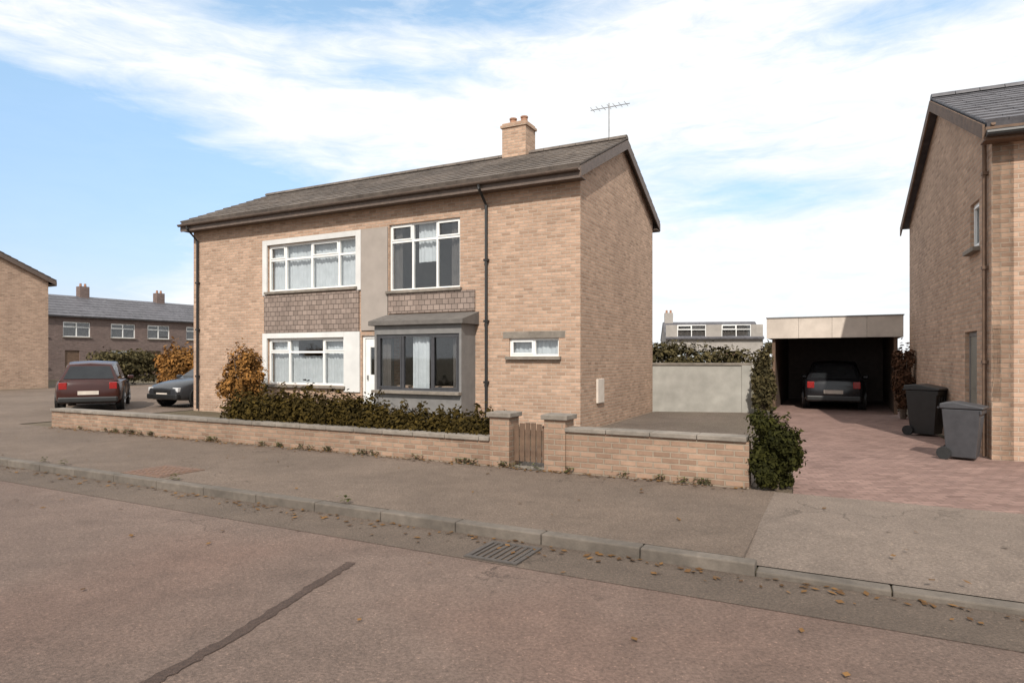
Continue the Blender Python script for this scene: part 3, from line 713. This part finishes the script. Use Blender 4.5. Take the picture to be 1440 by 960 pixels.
# ------------------------------------------------------------------ far terrace on the left, far houses and trees
def far_house(loc, rz, wd, wall, roof, label, group, eh=4.7, rhh=6.4, dp=7):
    e = empty('far_house', loc, rz, label, 'house', group)
    hs = [(wd*.12,wd*.42,.9,2.1),(wd*.6,wd*.76,0.05,2.1),(wd*.12,wd*.42,3.1,4.2),(wd*.58,wd*.88,3.1,4.2)]
    bm = bmesh.new(); wall_holes(bm,0,wd,-.3,eh,0,.25,hs); wall_holes(bm,0,wd,-.3,eh,dp-.25,dp,[])
    for x in (0.002,wd-.252): prism(bm,[(x,.25,-.3),(x,dp-.25,-.3),(x,dp-.25,eh),(x,dp/2,rhh-.1),(x,.25,eh)],(.25,0,0))
    finish('wall', bm, wall, e)
    bm = bmesh.new(); tiled_slope(bm,-.05,wd+.05,-.3,eh-.1,dp/2,rhh,8); tiled_slope(bm,-.05,wd+.05,dp+.3,eh-.1,dp/2,rhh,8)
    r = finish('roof', bm, roof, e)
    bm = bmesh.new(); bx(bm,.1,.8,dp/2-.3,dp/2+.3,rhh-.4,rhh+.8); ch = finish('chimney', bm, wall, r)
    for k in (.28,.62):
        bm = bmesh.new(); tube(bm,[(k,dp/2,rhh+.8),(k,dp/2,rhh+1.05)],.1,8,.08); finish('chimney_pot', bm, 'terracotta', ch)
    for i,h in enumerate(hs):
        if i == 1:
            d = box('door', h[0],h[1],.08,.14,h[2],h[3],'timber', e)
        else: window(e,*h,.06,[1,1],.65,sill='conc',hang=[('drape',0,1,0,1)] if i else [('curtain',0,1,.3,1)])
    return e
fx, fy = -34.5, 43.5
for i in range(3):
    far_house((fx+.5*6.2*i, fy+.866*6.2*i, 0), R(60), 6.2, 'plum', 'slate',
      ['nearest plum brick terraced house beyond the maroon car','middle plum brick terraced house with slate roof beyond the cars','farthest plum brick terraced house half hidden by the buff house'][i], 'plum brick terrace beyond the side road')
far_house((12.5,52,0), R(-10), 7.5, 'dull_render', 'slate', 'pale distant house seen above the back hedge', None, 3.2, 4.6)
def far_tree(loc, h, w, label, mat='dull', n=5000):
    e = empty('tree', loc, 0, label, 'tree', 'distant trees on the skyline'); rng = random.Random(int(loc[0]*10))
    bl = []
    for i in range(16):
        a = rng.uniform(0,6.28); q = rng.uniform(.1,.75); zz = rng.uniform(.4,.92)
        bl.append((math.cos(a)*w*.5*q, math.sin(a)*w*.5*q, h*zz, w*.24, w*.24, h*.12))
    foliage('crown', mat, e, bl, n, .22, .1, rng=rng)
    pts = [[(0,0,-.1),(0.1,0,h*.35),(.2,.1,h*.8)]]
    for i in range(7):
        a = i*.9; pts.append([(0,0,h*(.25+.04*i)),(math.cos(a)*w*.2,math.sin(a)*w*.2,h*(.45+.04*i)),(math.cos(a)*w*.38,math.sin(a)*w*.38,h*(.6+.04*i))])
    stems(e, 'trunk', pts, h*.022)
k = 0
for (x,y,h,w) in ((-95,150,7,9),(-80,152,6.5,8),(-110,140,7,10),(45,170,6.5,9),(58,172,7,10),(70,168,6,9),(84,165,7,10),(30,176,6,9)):
    q = x/y
    far_tree((x,y,0),h,w,'dull brown distant tree on the skyline beyond the houses'); k += 1
shrub('roadside_bush', (-22.5,37,0), 6,2,2.2,.09,8000,'dull','dull brown bush across the side road beneath the plum terrace', clumps=18, rz=R(60))

# ------------------------------------------------------------------ light, sky, camera
SUN_AZ = Vector((-.15,-.99)).normalized(); EL = R(40)
w = bpy.data.worlds.new('World'); S.world = w; w.use_nodes = True; nt = w.node_tree
bg = nt.nodes['Background']; bg.inputs[1].default_value = .15
sky = nn(nt, 'ShaderNodeTexSky', sky_type='NISHITA', sun_disc=False)
sky.sun_elevation = EL; sky.sun_rotation = math.atan2(SUN_AZ.x, SUN_AZ.y); sky.air_density = 1.0; sky.dust_density = .5; sky.ozone_density = 1.5
tc = nn(nt, 'ShaderNodeTexCoord').outputs['Generated']
sx = nn(nt, 'ShaderNodeSeparateXYZ'); nt.links.new(tc, sx.inputs[0])
def mth(op, a, b=None, c=None):
    n = nn(nt, 'ShaderNodeMath', operation=op)
    for i, v in enumerate((a,b,c)):
        if v is None: continue
        if isinstance(v,(int,float)): n.inputs[i].default_value = v
        else: nt.links.new(v, n.inputs[i])
    return n.outputs[0]
az = mth('ARCTAN2', sx.outputs[0], sx.outputs[1]); el = mth('ARCSINE', sx.outputs[2])
# streaky cloud noise, warped, on a stretched direction
cmb = nn(nt, 'ShaderNodeCombineXYZ'); nt.links.new(mth('MULTIPLY', az, 2.2), cmb.inputs[0]); nt.links.new(mth('MULTIPLY', el, 9.0), cmb.inputs[1])
n1 = noise(nt, cmb.outputs[0], 1.3, 9, .62, .8); n2 = noise(nt, cmb.outputs[0], 4.5, 8, .65, .6)
cloud = mth('ADD', mth('MULTIPLY', mth('SUBTRACT', n1, .5), 1.5), mth('MULTIPLY', mth('SUBTRACT', n2, .5), .7))
def pix(x, y):
    d = Vector((x-720, 900, 502-y)).normalized(); return math.atan2(d.x,d.y), math.asin(d.z)
hole = None
for (x,y,rx,ry,amp) in ((80,320,240,180,1.35),(20,165,210,75,1.05),(390,5,230,62,.95),(560,108,150,28,.55),(400,262,230,55,.9),(1080,272,260,50,.72),(1330,5,260,45,.8),(760,8,260,38,.62),(1000,215,260,24,.3),(-400,200,350,250,.8),(0,330,90,200,.5),(1900,200,300,200,.5)):
    a, e = pix(x,y); a1,_ = pix(x+rx,y); _,e1 = pix(x,y-ry)
    q = mth('ADD', mth('POWER', mth('ABSOLUTE', mth('DIVIDE', mth('SUBTRACT', az, a), abs(a1-a))), 2), mth('POWER', mth('ABSOLUTE', mth('DIVIDE', mth('SUBTRACT', el, e), abs(e1-e))), 2))
    g_ = mth('MULTIPLY', mth('EXPONENT', mth('MULTIPLY', q, -1)), amp); hole = g_ if hole is None else mth('ADD', hole, g_)
f = nn(nt, 'ShaderNodeMath', operation='SUBTRACT', use_clamp=True)
cl = mth('ADD', cloud, 1.02); nt.links.new(cl, f.inputs[0]); nt.links.new(hole, f.inputs[1])
fac = ramp(nt, f.outputs[0], .08, .9, (.12,.12,.12), (1,1,1))
ccol = ramp(nt, n2, .3, .7, (4.45,4.65,4.85), (5.35,5.35,5.35))
skyb = mix(nt, 1.0, sky.outputs[0], ramp(nt, el, .0, .42, (.52,.44,.60), (1.12,1.27,1.17)), 'MULTIPLY')
nt.links.new(mix(nt, fac, skyb, ccol), bg.inputs[0])
Ld = bpy.data.lights.new('sun','SUN'); Ld.energy = 3.15; Ld.angle = R(.53); Ld.color = (1,.93,.84)
lo = bpy.data.objects.new('sun', Ld); COL.objects.link(lo)
sd = Vector((SUN_AZ.x*math.cos(EL), SUN_AZ.y*math.cos(EL), math.sin(EL)))
lo.rotation_euler = sd.to_track_quat('Z','Y').to_euler()
cd = bpy.data.cameras.new('camera'); cam = bpy.data.objects.new('camera', cd); COL.objects.link(cam)
cam.location = (0,0,1.6); cam.rotation_euler = (R(90),0,0)
cd.sensor_width = 36; cd.lens = 36*900/1440; cd.shift_y = 22/1440; cd.clip_end = 3000; cd.clip_start = .05
S.camera = cam
S.view_settings.view_transform = 'Standard'; S.view_settings.look = 'None'; S.view_settings.exposure = .5; S.view_settings.gamma = 1
S.view_settings.use_curve_mapping = False
S.cycles.max_bounces = 8; S.cycles.transparent_max_bounces = 12
